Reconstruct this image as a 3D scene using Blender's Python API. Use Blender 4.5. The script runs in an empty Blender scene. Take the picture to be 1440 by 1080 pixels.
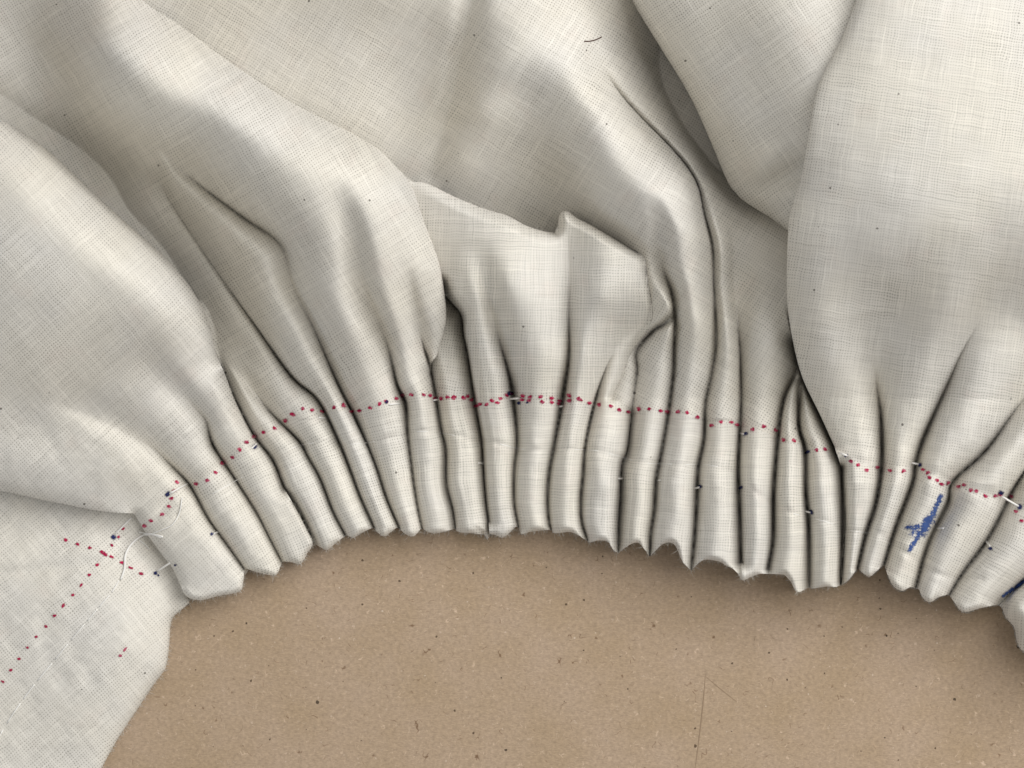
import bpy, math, random
import numpy as np
random.seed(7)
rng = np.random.default_rng(11)
scene = bpy.context.scene
col = scene.collection

# ------------------------------------------------------------------ camera
# working unit: u = 0.1 mm ; the table is z = 0, the camera looks straight down
S = 1e-4
CX, CY, DIST = 720.0, 540.0, 4500.0
cam_d = bpy.data.cameras.new("camera")
cam = bpy.data.objects.new("camera", cam_d)
col.objects.link(cam)
cam.location = (0, 0, DIST * S)
cam_d.sensor_width = 36.0
cam_d.lens = 36.0 * DIST / 1440.0
cam_d.clip_start = 0.01
cam_d.clip_end = 10
scene.camera = cam

# ------------------------------------------------------------------ light
world = bpy.data.worlds.new("World")
scene.world = world
world.use_nodes = True
bg = world.node_tree.nodes["Background"]
bg.inputs[0].default_value = (1.0, 0.965, 0.90, 1)
bg.inputs[1].default_value = 0.35

def area(name, loc, power, size, color, size_y=None):
    d = bpy.data.lights.new(name, 'AREA')
    d.energy = power
    d.shape = 'RECTANGLE'
    d.size = size
    d.size_y = size_y or size
    d.color = color
    o = bpy.data.objects.new(name, d)
    col.objects.link(o)
    o.location = loc
    from mathutils import Vector
    o.rotation_euler = (-Vector(loc)).to_track_quat('-Z', 'Y').to_euler()
    return o
area("window_light", (0.36, 0.23, 0.54), 4.4, 0.62, (1.0, 0.985, 0.955), 0.60)
area("desk_lamp_light", (0.42, 0.44, 0.46), 0.50, 0.14, (1.0, 0.98, 0.94), 0.13)
area("side_window_light", (-0.38, -0.22, 0.20), 0.14, 0.22, (0.66, 0.80, 1.0))

vs = scene.view_settings
vs.view_transform = 'Standard'
vs.look = 'None'
vs.exposure = 0.10
vs.gamma = 1.0
vs.use_curve_mapping = False

# ------------------------------------------------------------------ helpers
def W(P):
    """photo trace (px, py, height) -> metres on the table"""
    P = np.asarray(P, float)
    k = (DIST - P[:, 2]) / DIST
    out = np.empty_like(P)
    out[:, 0] = (P[:, 0] - CX) * S * k
    out[:, 1] = (CY - P[:, 1]) * S * k
    out[:, 2] = P[:, 2] * S
    return out

def mesh_from(name, verts, faces, mat, parent=None, smooth=True):
    me = bpy.data.meshes.new(name)
    verts = np.asarray(verts, float)
    if isinstance(faces, np.ndarray) and faces.shape[1] == 4:
        me.vertices.add(len(verts)); me.vertices.foreach_set("co", verts.ravel())
        n = len(faces)
        me.loops.add(n * 4); me.loops.foreach_set("vertex_index", faces.ravel().astype(np.int32))
        me.polygons.add(n)
        me.polygons.foreach_set("loop_start", np.arange(0, n * 4, 4, dtype=np.int32))
        me.polygons.foreach_set("loop_total", np.full(n, 4, dtype=np.int32))
        me.update(calc_edges=True)
    else:
        me.from_pydata([tuple(v) for v in verts], [], [tuple(int(i) for i in f) for f in faces])
        me.update()
    if smooth:
        me.polygons.foreach_set("use_smooth", np.ones(len(me.polygons), dtype=bool))
    me.materials.append(mat)
    o = bpy.data.objects.new(name, me)
    col.objects.link(o)
    if parent: o.parent = parent
    return o

def catmull(P, n=5):
    P = np.asarray(P, float)
    if len(P) < 3: return P
    Q = np.vstack([2 * P[0] - P[1], P, 2 * P[-1] - P[-2]])
    out = []
    for i in range(1, len(Q) - 2):
        p0, p1, p2, p3 = Q[i - 1], Q[i], Q[i + 1], Q[i + 2]
        for k in range(n):
            t = k / n
            out.append(0.5 * ((2 * p1) + (-p0 + p2) * t + (2 * p0 - 5 * p1 + 4 * p2 - p3) * t * t + (-p0 + 3 * p1 - 3 * p2 + p3) * t ** 3))
    out.append(P[-1])
    return np.array(out)

def poly_dist(X, Y, P, extra=None):
    """distance to polyline; returns d, interpolated extra params, signed side (+ = east when walking down)"""
    best = np.full(X.shape, 1e18); bx = None
    side = np.zeros(X.shape)
    ex = np.zeros((len(X), 0 if extra is None else extra.shape[1]))
    cxx = np.zeros(X.shape); cyy = np.zeros(X.shape)
    for i in range(len(P) - 1):
        ax, ay = P[i]; bx_, by_ = P[i + 1]
        dx, dy = bx_ - ax, by_ - ay
        L2 = dx * dx + dy * dy + 1e-9
        t = np.clip(((X - ax) * dx + (Y - ay) * dy) / L2, 0, 1)
        qx = ax + t * dx; qy = ay + t * dy
        d2 = (X - qx) ** 2 + (Y - qy) ** 2
        m = d2 < best
        best = np.where(m, d2, best)
        cr = -(dx * (Y - ay) - dy * (X - ax))
        side = np.where(m, cr, side)
        cxx = np.where(m, qx, cxx); cyy = np.where(m, qy, cyy)
        if extra is not None:
            e = extra[i][None, :] * (1 - t)[:, None] + extra[i + 1][None, :] * t[:, None]
            ex[m] = e[m]
    return np.sqrt(best), ex, np.sign(side), cxx, cyy

def inside(X, Y, P):
    c = np.zeros(X.shape, bool)
    n = len(P)
    for i in range(n):
        x0, y0 = P[i]; x1, y1 = P[(i + 1) % n]
        if y0 == y1: continue
        m = ((y0 > Y) != (y1 > Y)) & (X < (x1 - x0) * (Y - y0) / (y1 - y0) + x0)
        c ^= m
    return c

def tps(ctrl):
    C = np.array(ctrl, float)
    xy = C[:, :2] / 200.0; z = np.where(C[:, 2] > 85, 85 + (C[:, 2] - 85) * 1.9, C[:, 2])
    n = len(C)
    def phi(r2): return 0.5 * r2 * np.log(r2 + 1e-9)
    K = phi(((xy[:, None] - xy[None]) ** 2).sum(-1)) + np.eye(n) * 0.045
    A = np.zeros((n + 3, n + 3)); A[:n, :n] = K
    A[:n, n] = 1; A[:n, n + 1:] = xy; A[n, :n] = 1; A[n + 1:, :n] = xy.T
    w = np.linalg.solve(A, np.r_[z, 0, 0, 0])
    def f(X, Y):
        x = X / 200.0; y = Y / 200.0
        out = w[n] + w[n + 1] * x + w[n + 2] * y
        for i in range(n):
            out = out + w[i] * phi((x - xy[i, 0]) ** 2 + (y - xy[i, 1]) ** 2)
        return out
    return f

NG = {}
def vnoise(X, Y, scale, seed):
    if seed not in NG: NG[seed] = np.random.default_rng(seed).random((128, 128))
    g = NG[seed]
    x = X / scale + 37; y = Y / scale + 53
    xi = np.floor(x).astype(int); yi = np.floor(y).astype(int)
    fx = x - xi; fy = y - yi
    fx = fx * fx * fx * (fx * (fx * 6 - 15) + 10); fy = fy * fy * fy * (fy * (fy * 6 - 15) + 10)
    a = g[xi % 128, yi % 128]; b = g[(xi + 1) % 128, yi % 128]
    c = g[xi % 128, (yi + 1) % 128]; d = g[(xi + 1) % 128, (yi + 1) % 128]
    return (a * (1 - fx) + b * fx) * (1 - fy) + (c * (1 - fx) + d * fx) * fy - 0.5

# ------------------------------------------------------------------ materials
def N(nt, t, **kw):
    n = nt.nodes.new(t)
    for k, v in kw.items(): setattr(n, k, v)
    return n
def lk(nt, a, b): nt.links.new(a, b)
def math_n(nt, op, a, b=None, c=None, clamp=False):
    n = N(nt, 'ShaderNodeMath', operation=op); n.use_clamp = clamp
    for i, v in enumerate((a, b, c)):
        if v is None: continue
        if isinstance(v, (int, float)): n.inputs[i].default_value = v
        else: lk(nt, v, n.inputs[i])
    return n.outputs[0]
def new_mat(name):
    m = bpy.data.materials.new(name); m.use_nodes = True
    nt = m.node_tree
    return m, nt, nt.nodes['Principled BSDF']
def maprange(nt, v, a, b, c, d, smooth=False):
    n = N(nt, 'ShaderNodeMapRange')
    n.interpolation_type = 'SMOOTHSTEP' if smooth else 'LINEAR'
    lk(nt, v, n.inputs[0])
    for i, q in enumerate((a, b, c, d)): n.inputs[i + 1].default_value = q
    return n.outputs[0]
def noise(nt, vec, scale, detail=2.0, rough=0.5, dims='3D'):
    n = N(nt, 'ShaderNodeTexNoise'); n.noise_dimensions = dims
    lk(nt, vec, n.inputs['Vector'])
    n.inputs['Scale'].default_value = scale
    n.inputs['Detail'].default_value = detail
    n.inputs['Roughness'].default_value = rough
    return n.outputs[0]
def scalevec(nt, vec, s):
    n = N(nt, 'ShaderNodeVectorMath', operation='MULTIPLY')
    lk(nt, vec, n.inputs[0]); n.inputs[1].default_value = s
    return n.outputs[0]
def mixrgb(nt, f, a, b, mode='MIX'):
    n = N(nt, 'ShaderNodeMix', data_type='RGBA', blend_type=mode)
    for sock, v in ((n.inputs[0], f), (n.inputs[6], a), (n.inputs[7], b)):
        if isinstance(v, (int, float)): sock.default_value = v
        elif isinstance(v, tuple): sock.default_value = v
        else: lk(nt, v, sock)
    return n.outputs[2]

PITCH = 3.75
def weave_nodes(nt):
    """plain weave from UV (UV unit = 0.1 mm): returns hole mask, thread brightness, relief, uv"""
    uv = N(nt, 'ShaderNodeUVMap').outputs[0]
    # wandering of threads
    wn = N(nt, 'ShaderNodeTexNoise'); wn.noise_dimensions = '2D'
    lk(nt, uv, wn.inputs['Vector']); wn.inputs['Scale'].default_value = 0.045; wn.inputs['Detail'].default_value = 2
    sub = N(nt, 'ShaderNodeVectorMath', operation='SUBTRACT'); lk(nt, wn.outputs['Color'], sub.inputs[0]); sub.inputs[1].default_value = (.5, .5, .5)
    off = scalevec(nt, sub.outputs[0], (5.0, 5.0, 0))
    add = N(nt, 'ShaderNodeVectorMath', operation='ADD'); lk(nt, uv, add.inputs[0]); lk(nt, off, add.inputs[1])
    sp = N(nt, 'ShaderNodeSeparateXYZ'); lk(nt, add.outputs[0], sp.inputs[0])
    u, v = sp.outputs[0], sp.outputs[1]
    k = 2 * math.pi / PITCH
    cu = math_n(nt, 'COSINE', math_n(nt, 'MULTIPLY', u, k))
    cv = math_n(nt, 'COSINE', math_n(nt, 'MULTIPLY', v, k * 0.97))
    # thread thickness varies along each thread
    tu = noise(nt, scalevec(nt, add.outputs[0], (1 / PITCH, 0.012, 0)), 1.0, 2.0, 0.6, '2D')
    tv = noise(nt, scalevec(nt, add.outputs[0], (0.012, 1 / PITCH, 0)), 1.0, 2.0, 0.6, '2D')
    tsum = math_n(nt, 'ADD', tu, tv)
    s = math_n(nt, 'ADD', cu, cv)
    s2 = math_n(nt, 'SUBTRACT', s, math_n(nt, 'MULTIPLY', math_n(nt, 'SUBTRACT', tsum, 1.0), 1.1))
    hole = maprange(nt, s2, 0.75, 1.8, 0.0, 1.0, True)
    pu = math_n(nt, 'MULTIPLY', u, k / 2); pv = math_n(nt, 'MULTIPLY', v, k * 0.97 / 2)
    over = math_n(nt, 'MULTIPLY', math_n(nt, 'SINE', pu), math_n(nt, 'SINE', pv))
    relief = math_n(nt, 'SUBTRACT', math_n(nt, 'MULTIPLY', math_n(nt, 'ABSOLUTE', over), 1.0), hole)
    return hole, tu, tv, tsum, relief, uv

def cloth_material(name="muslin", tint=(0.742, 0.714, 0.652, 1)):
    m, nt, b = new_mat(name)
    hole, tu, tv, tsum, relief, uv = weave_nodes(nt)
    big = noise(nt, uv, 0.006, 3.0, 0.55, '2D')
    big2 = noise(nt, scalevec(nt, uv, (1.0, 1.0, 1)), 0.017, 2.0, 0.6, '2D')
    c1 = mixrgb(nt, maprange(nt, big, .35, .65, 0, 1), tint, (tint[0] * .965, tint[1] * .975, tint[2] * 1.01, 1))
    pink = maprange(nt, big2, .60, .78, 0, .22, True)
    c2 = mixrgb(nt, pink, c1, (tint[0] * .97, tint[1] * .90, tint[2] * .90, 1))
    # slubs: long bright / dull threads
    st = maprange(nt, tsum, .72, 1.30, 0.94, 1.05)
    st = math_n(nt, 'ADD', st, math_n(nt, 'ADD', maprange(nt, tu, .66, .76, 0, .06, True), maprange(nt, tv, .66, .76, 0, .06, True)))
    grey = N(nt, 'ShaderNodeCombineColor')
    for i in range(3): lk(nt, st, grey.inputs[i])
    c3 = mixrgb(nt, 1.0, c2, grey.outputs[0], 'MULTIPLY')
    hv = maprange(nt, noise(nt, uv, 0.011, 2.0, .5, '2D'), .3, .7, 0.32, 0.64)
    c4 = mixrgb(nt, math_n(nt, 'MULTIPLY', hole, hv), c3, (tint[0] * .17, tint[1] * .16, tint[2] * .14, 1))
    # seed flecks
    vo = N(nt, 'ShaderNodeTexVoronoi', voronoi_dimensions='2D'); lk(nt, uv, vo.inputs['Vector']); vo.inputs['Scale'].default_value = 1 / 75.0
    sc = N(nt, 'ShaderNodeSeparateColor'); lk(nt, vo.outputs['Color'], sc.inputs[0])
    rad = maprange(nt, sc.outputs[0], .70, 1.0, 0.0, 0.026)
    fleck = math_n(nt, 'LESS_THAN', vo.outputs['Distance'], rad)
    c5 = mixrgb(nt, math_n(nt, 'MULTIPLY', fleck, .75), c4, (.05, .04, .03, 1))
    lk(nt, c5, b.inputs['Base Color'])
    b.inputs['Roughness'].default_value = .95
    b.inputs['Specular IOR Level'].default_value = .04
    b.inputs['Sheen Weight'].default_value = .05
    b.inputs['Sheen Roughness'].default_value = .6
    bp = N(nt, 'ShaderNodeBump'); bp.inputs['Strength'].default_value = .14; bp.inputs['Distance'].default_value = 0.9 * S
    wr = noise(nt, uv, 0.035, 3.0, .55, '2D')
    lk(nt, math_n(nt, 'ADD', relief, math_n(nt, 'MULTIPLY', wr, 2.0)), bp.inputs['Height'])
    lk(nt, bp.outputs[0], b.inputs['Normal'])
    return m
M_CLOTH = cloth_material()

def ink_material(name, colr, cover=.62):
    m, nt, b = new_mat(name)
    hole, tu, tv, tsum, relief, uv = weave_nodes(nt)
    n1 = noise(nt, uv, .28, 3.0, .65, '2D')
    n2 = noise(nt, uv, .07, 2.0, .5, '2D')
    at = N(nt, 'ShaderNodeAttribute'); at.attribute_name = 'edge'
    a = math_n(nt, 'SUBTRACT', math_n(nt, 'ADD', maprange(nt, n1, .35, .65, -.26, .26), at.outputs['Fac']), math_n(nt, 'MULTIPLY', hole, .25))
    al = maprange(nt, a, .12, .80, 0.0, .95, True)
    cc = mixrgb(nt, maprange(nt, n2, .3, .7, 0, 1), colr, (colr[0] * .6, colr[1] * .6, colr[2] * .65, 1))
    lk(nt, cc, b.inputs['Base Color'])
    b.inputs['Roughness'].default_value = .9
    b.inputs['Specular IOR Level'].default_value = .1
    lk(nt, al, b.inputs['Alpha'])
    return m
M_RED = ink_material("red_ink", (0.47, 0.010, 0.075, 1))
M_PINK = ink_material("faded_red_ink", (0.62, 0.12, 0.20, 1))
M_BLUE = ink_material("blue_ink", (0.075, 0.14, 0.38, 1))
M_NAVY = ink_material("navy_ink", (0.02, 0.028, 0.12, 1))

def simple_mat(name, colr, rough=.6):
    m, nt, b = new_mat(name)
    tc = N(nt, 'ShaderNodeTexCoord')
    n = noise(nt, tc.outputs['Object'], 2500.0, 2.0)
    lk(nt, mixrgb(nt, n, colr, (colr[0] * .8, colr[1] * .8, colr[2] * .8, 1)), b.inputs['Base Color'])
    b.inputs['Roughness'].default_value = rough
    return m
M_THREAD = simple_mat("white_thread", (.93, .92, .90, 1), .7)
M_HAIR = simple_mat("dark_hair", (.08, .028, .022, 1), .45)
M_FUZZ = simple_mat("cotton_fuzz", (.74, .71, .65, 1), .9)

def kraft_material():
    m, nt, b = new_mat("kraft_cardboard")
    g = N(nt, 'ShaderNodeNewGeometry')
    P = scalevec(nt, g.outputs['Position'], (1 / S, 1 / S, 1 / S))
    base = (.395, .296, .205, 1)
    n1 = noise(nt, P, .010, 3.0, .55)
    n2 = noise(nt, P, .16, 3.0, .65)
    n3 = noise(nt, scalevec(nt, P, (.35, 1.0, 1)), .55, 2.0, .6)
    c = mixrgb(nt, maprange(nt, n1, .3, .7, 0, 1), (base[0] * .95, base[1] * .94, base[2] * .90, 1), (base[0] * 1.05, base[1] * 1.06, base[2] * 1.12, 1))
    gs = math_n(nt, 'ADD', maprange(nt, n2, .3, .7, .88, 1.12), maprange(nt, n3, .25, .75, -.15, .15))
    cg = N(nt, 'ShaderNodeCombineColor')
    for i in range(3): lk(nt, gs, cg.inputs[i])
    c = mixrgb(nt, 1.0, c, cg.outputs[0], 'MULTIPLY')
    # curly paper fibres = thin level lines of a noise, masked in short pieces
    for sc_, off, colr, amt, th in ((.075, 0, (.60, .46, .34, 1), .95, .02), (.09, 300, (.55, .43, .33, 1), .85, .018), (.06, 700, (.15, .085, .045, 1), .85, .017), (.11, 1200, (.62, .50, .40, 1), .6, .016)):
        ad = N(nt, 'ShaderNodeVectorMath', operation='ADD'); lk(nt, P, ad.inputs[0]); ad.inputs[1].default_value = (off, off * .7, 0)
        q = noise(nt, ad.outputs[0], sc_, 1.0, .5)
        line = maprange(nt, math_n(nt, 'ABSOLUTE', math_n(nt, 'SUBTRACT', q, .5)), 0.0, th, 1.0, 0.0)
        mk = maprange(nt, noise(nt, ad.outputs[0], sc_ * 1.4, 1.0), .55, .62, 0, 1)
        ad2 = N(nt, 'ShaderNodeVectorMath', operation='ADD'); lk(nt, ad.outputs[0], ad2.inputs[0]); ad2.inputs[1].default_value = (90, 41, 0)
        mk2 = maprange(nt, noise(nt, ad2.outputs[0], sc_ * .9, 1.0), .5, .58, 0, 1)
        f = math_n(nt, 'MULTIPLY', math_n(nt, 'MULTIPLY', math_n(nt, 'MULTIPLY', line, mk), mk2), amt)
        c = mixrgb(nt, f, c, colr)
    for scl, th0, rmax, colr in ((1 / 26.0, .86, .075, (.045, .025, .012, 1)), (1 / 90.0, .72, .030, (.02, .013, .008, 1)), (1 / 30.0, .90, .05, (.62, .52, .42, 1))):
        vo = N(nt, 'ShaderNodeTexVoronoi', voronoi_dimensions='2D'); 
        wv = N(nt, 'ShaderNodeTexNoise'); lk(nt, P, wv.inputs['Vector']); wv.inputs['Scale'].default_value = .2
        ad = N(nt, 'ShaderNodeVectorMath', operation='ADD'); lk(nt, P, ad.inputs[0]); lk(nt, scalevec(nt, wv.outputs['Color'], (3.5, 3.5, 0)), ad.inputs[1])
        lk(nt, ad.outputs[0], vo.inputs['Vector']); vo.inputs['Scale'].default_value = scl
        sc = N(nt, 'ShaderNodeSeparateColor'); lk(nt, vo.outputs['Color'], sc.inputs[0])
        rad = maprange(nt, sc.outputs[0], th0, 1.0, 0.0, rmax)
        f = math_n(nt, 'LESS_THAN', vo.outputs['Distance'], rad)
        c = mixrgb(nt, math_n(nt, 'MULTIPLY', f, .8), c, colr)
    lk(nt, c, b.inputs['Base Color'])
    b.inputs['Roughness'].default_value = .82
    b.inputs['Specular IOR Level'].default_value = .25
    bp = N(nt, 'ShaderNodeBump'); bp.inputs['Strength'].default_value = .35; bp.inputs['Distance'].default_value = 1.0 * S
    lk(nt, math_n(nt, 'ADD', n2, n3), bp.inputs['Height'])
    lk(nt, bp.outputs[0], b.inputs['Normal'])
    return m
M_KRAFT = kraft_material()

# ------------------------------------------------------------------ cardboard table surface
bx = .16; by = .13; t = .003
vb = [(-bx, -by, -t), (bx, -by, -t), (bx, by, -t), (-bx, by, -t), (-bx, -by, 0), (bx, -by, 0), (bx, by, 0), (-bx, by, 0)]
fb = [(3, 2, 1, 0), (4, 5, 6, 7), (0, 1, 5, 4), (1, 2, 6, 5), (2, 3, 7, 6), (3, 0, 4, 7)]
card = mesh_from("cardboard_surface", vb, fb, M_KRAFT, smooth=False)
card["kind"] = "structure"
card["label"] = "brown speckled kraft cardboard sheet under the gathered cloth"

# ------------------------------------------------------------------ valleys between the pleats (x, y[, strength])
VAL = {
 1: [(60,556,0),(150,592,.3),(210,628,.5),(243,657,.75),(267,683),(293,730),(317,763),(343,800)],
 2: [(180,492,0),(240,540,.35),(278,578,.6),(290,593,.7),(300,627,.85),(330,673),(360,720),(377,753),(397,792)],
 3: [(305,500),(320,535),(332,565),(357,613),(383,647),(400,687),(420,720),(441,765)],
 4: [(322,505,.1),(338,528,.35),(360,555,.55),(383,583,.7),(420,620,.85),(433,643),(450,673),(467,717),(485,752)],
 5: [(222,228,0),(228,262,.5),(250,300,.7),(300,375,.8),(360,460,.85),(410,530,.9),(447,563),(477,623),(493,663),(507,700),(526,742)],
 6: [(222,205,0),(270,252,.58),(340,305,.66),(395,345,.55),(410,400,.5),(440,460,.6),(475,540,.8),(497,583,.9),(517,627),(530,660),(543,700),(561,742)],
 7: [(462,235,0),(482,290,.12),(500,347,.24),(513,413,.34),(543,480,.58),(558,540,.8),(570,567,.9),(573,610),(580,667),(587,713),(594,746)],
 8: [(560,320,0),(573,390,.12),(583,440,.32),(595,485,.66),(603,510,.85),(610,540),(620,600),(627,633),(628,680),(637,717),(641,746)],
 9: [(620,400),(630,420),(648,442),(652,470),(658,500),(667,560),(677,617),(680,660),(683,700),(687,733),(688,752)],
 10: [(668,335,0),(680,380,.2),(693,447,.42),(712,513,.8),(720,550,.9),(727,617),(723,660),(723,707),(730,745)],
 11: [(796,300,.25),(799,340,.5),(800,400,.6),(800,450,.7),(800,500,.85),(793,550,.92),(780,623),(773,660),(770,700),(772,733),(777,750)],
 12: [(917,440,0),(882,470,.4),(860,500,.65),(844,540,.8),(832,583,.9),(823,627),(820,667),(817,700),(818,733),(828,765)],
 13: [(948,443,.3),(935,455,.6),(919,465,.8),(901,484,.88),(894,499,.9),(896,520,.92),(892,552),(888,583),(882,633),(874,655),(872,700),(870,733),(869,778)],
 14: [(915,270,0),(928,325,.22),(931,370,.48),(944,410,.72),(949,445,.8),(948,490,.85),(947,527,.9),(938,593),(928,647),(923,673),(920,717),(915,750),(914,781)],
 15: [(826,55,0),(838,80,.3),(860,115,.6),(889,151,.75),(933,196,.85),(964,231,.9),(982,262,.92),(991,302),(1002,347),(1004,400),(1007,480),(1000,530),(992,567),(990,617),(982,657),(980,700),(977,750),(972,802)],
 16: [(1026,310,0),(1033,345,.3),(1034,400,.45),(1037,450,.6),(1041,500,.8),(1042,567),(1040,610),(1038,660),(1040,717),(1042,790)],
 17: [(1128,480,.2),(1118,525,.7),(1103,560,.9),(1095,607),(1088,690),(1087,757),(1080,800)],
 18: [(1125,535,.4),(1123,597,.85),(1132,633),(1133,690),(1137,740),(1138,826)],
 19: [(1116,480),(1130,535),(1153,583),(1173,627),(1183,657),(1185,740),(1182,822)],
 20: [(1215,440,0),(1226,500,.35),(1234,550,.7),(1239,590,.88),(1240,650),(1232,707),(1217,753),(1206,800)],
 21: [(1460,365,.0),(1395,428,.35),(1358,485,.6),(1333,540,.78),(1300,613,.9),(1288,650),(1283,680),(1260,740),(1242,798)],
 22: [(1510,480,.2),(1440,560,.6),(1387,633,.85),(1340,677),(1333,707),(1313,747),(1300,780),(1287,830)],
 23: [(1510,590,.2),(1460,640,.6),(1428,683,.85),(1403,733),(1383,767),(1353,807),(1333,840)],
 24: [(1510,765,.7),(1440,817,.85),(1402,853)],
}
RED_LINE = np.array([(-200,830),(150,790),(180,755),(215,737),(240,697),(277,680),(302,663),(348,622),(385,603),(411,583),(455,579),(497,577),(533,569),(580,556),(640,559),(672,568),(715,558),(790,562),(842,570),(883,579),(930,577),(985,586),(1013,594),(1060,601),(1102,620),(1162,633),(1205,650),(1235,658),(1290,655),(1335,680),(1380,692),(1440,712),(1560,740)], float)
VSTR = .74
VP = {}
for i, pts in VAL.items():
    a = np.array([(p[0], p[1], p[2] if len(p) > 2 else VSTR) for p in pts], float)
    above = np.interp(a[:, 0], RED_LINE[:, 0], RED_LINE[:, 1]) - a[:, 1]
    a[:, 2] *= 1 - .15 * np.clip(above / 60, 0, 1)
    VP[i] = catmull(a, 5)
    VP[i][:, 2] = np.clip(VP[i][:, 2], 0, .97)

def valley_x(i, y):
    P = VP[i]; o = np.argsort(P[:, 1], kind='stable')
    return np.interp(y, P[o, 1], P[o, 0])

WEAST = {15: 32}
WCAP = {15: 46, 7: 44, 8: 40, 14: 30, 10: 40}
def vwidth(i):
    """half gaps to the neighbours, west and east, along valley i"""
    P = VP[i]
    w = []
    for j in (i - 1, i + 1):
        if j in VP:
            d, *_ = poly_dist(P[:, 0].copy(), P[:, 1].copy(), VP[j][:, :2])
            w.append(np.clip(d * .5, 9, WCAP.get(i, 62)))
        else:
            w.append(np.full(len(P), 28.0))
    if i in WEAST: w[1] = np.minimum(w[1], WEAST[i])
    return w

# ------------------------------------------------------------------ sheets of cloth
CREASE = [(250,725),(293,698),(347,667),(403,633),(447,622),(487,625),(533,620),(580,608),(607,607),(643,613),(697,623),(743,633),(803,632),(847,635),(900,650),(950,653),(1015,657),(1060,690),(1110,720),(1160,733),(1200,747),(1240,752),(1270,775),(1320,808),(1380,815)]

def elli(d, w):
    q = 1 - np.clip(d / w, 0, 1)
    return 1 - np.clip(1 - q ** 2.3, 0, 1) ** (1 / 2.1)

class Sheet:
    def __init__(s, name, label, segs, ctrl, valleys=(), theta=0., extra=()):
        s.name, s.label, s.ctrl, s.valleys, s.theta, s.extra = name, label, ctrl, valleys, theta, extra
        s.segs = []
        out = []
        for pts, R, zr, sm in segs:
            P = np.array([p[:2] for p in pts], float)
            P = catmull(P, 5) if sm and len(P) > 2 else P
            s.segs.append((P, R, zr))
            out.append(P)
        s.poly = np.vstack(out)
        s.base = tps(ctrl)
        s.seed = abs(hash(name)) % 97 if False else sum(map(ord, name)) % 97
    def height(s, X, Y):
        z = s.base(X, Y)
        lift = np.clip((X - 720) / 240, 0, 1) * np.clip((Y - 560) / 120, 0, 1) * 52
        if s.name != 'lining_layer': z = z + lift
        z = z + 7.0 * vnoise(X, Y, 110, s.seed) + 1.6 * vnoise(X, Y, 45, s.seed + 1) + .35 * vnoise(X, Y, 19, s.seed + 2)
        z = z + np.clip((Y - 520) / 80, 0, 1) * (3.0 * vnoise(X * 1.6, Y, 34, s.seed + 3) + 1.0 * vnoise(X, Y * 1.5, 14, s.seed + 4))
        for (P, floor, g) in s.extra:      # soft troughs: (x, y, strength, width)
            P = catmull(P, 4)
            m = np.where((X > P[:, 0].min() - 160) & (X < P[:, 0].max() + 160) & (Y > P[:, 1].min() - 160) & (Y < P[:, 1].max() + 160))[0]
            if len(m) == 0: continue
            d, ex, sd, _, _ = poly_dist(X[m], Y[m], P[:, :2], P[:, 2:4])
            f = ex[:, 0] * (np.exp(-2.2 * (d / ex[:, 1]) ** 2) if g else elli(d, ex[:, 1]))
            z[m] = floor + (z[m] - floor) * (1 - f)
        for i in s.valleys:
            P = VP[i]
            ww, we = vwidth(i)
            m = np.where((X > P[:, 0].min() - 70) & (X < P[:, 0].max() + 70) & (Y > P[:, 1].min() - 70) & (Y < P[:, 1].max() + 70))[0]
            if len(m) == 0: continue
            d, ex, sd, _, _ = poly_dist(X[m], Y[m], P[:, :2], np.stack([P[:, 2], ww, we], 1))
            w = np.where(sd > 0, ex[:, 2], ex[:, 1])
            a = ex[:, 0]
            sh = np.clip((a - .35) / .4, 0, 1)
            d = np.maximum(d - .9, 0)
            q = 1 - np.clip(d / w, 0, 1)
            prof = sh * (.84 * elli(d, w) + .16 * q ** 1.8) + (1 - sh) * np.exp(-2.6 * (d / (w * .8)) ** 2)
            fl = FLOOR.get(i, 8)
            if i in VFL: fl = np.interp(Y[m], [q[0] for q in VFL[i]], [q[1] for q in VFL[i]])
            z[m] = fl + (z[m] - fl) * (1 - a * prof)
        for P, R, zr in s.segs:
            if R is None: continue
            RB = R * 2.6 if R >= 30 else R
            m = np.where((X > P[:, 0].min() - RB) & (X < P[:, 0].max() + RB) & (Y > P[:, 1].min() - RB) & (Y < P[:, 1].max() + RB))[0]
            if len(m) == 0: continue
            d, *_ = poly_dist(X[m], Y[m], P)
            zr_ = (zr if not isinstance(zr, list) else np.interp(Y[m], [q[0] for q in zr], [q[1] for q in zr])) + lift[m] * (.9 if R < 9 else .2)
            zr = zr_
            RK, RE, RP = (.45, R * .55, 3.0) if R >= 30 else (.6, R, 2.0)
            z[m] = np.where(z[m] > zr, zr + (z[m] - zr) * (1 - RK * elli(d, RE) - (1 - RK) * (1 - np.clip(d / RB, 0, 1)) ** RP), z[m])
        # stitched pinch across the pleats
        C = CRS
        m = np.where((Y > 590) & (Y < 840))[0]
        if len(m):
            d, *_ = poly_dist(X[m], Y[m], C)
            z[m] -= 2.6 * np.exp(-(d / 5.0) ** 2) * np.clip((z[m] - 15) / 25, 0, 1)
            d, *_ = poly_dist(X[m], Y[m], RED_LINE)
            z[m] -= 4.0 * np.exp(-(d / 9.0) ** 2) * np.clip((z[m] - 15) / 25, 0, 1)
        return np.maximum(z, 2.0)
CRS = catmull(CREASE, 3)
FLOOR = {13: 20, 5: 20, 6: 30, 7: 40, 8: 25, 10: 12, 11: 12, 12: 12, 14: 14, 15: 14, 1: 12, 2: 12, 20: 14, 21: 14, 22: 14, 23: 12}

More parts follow.
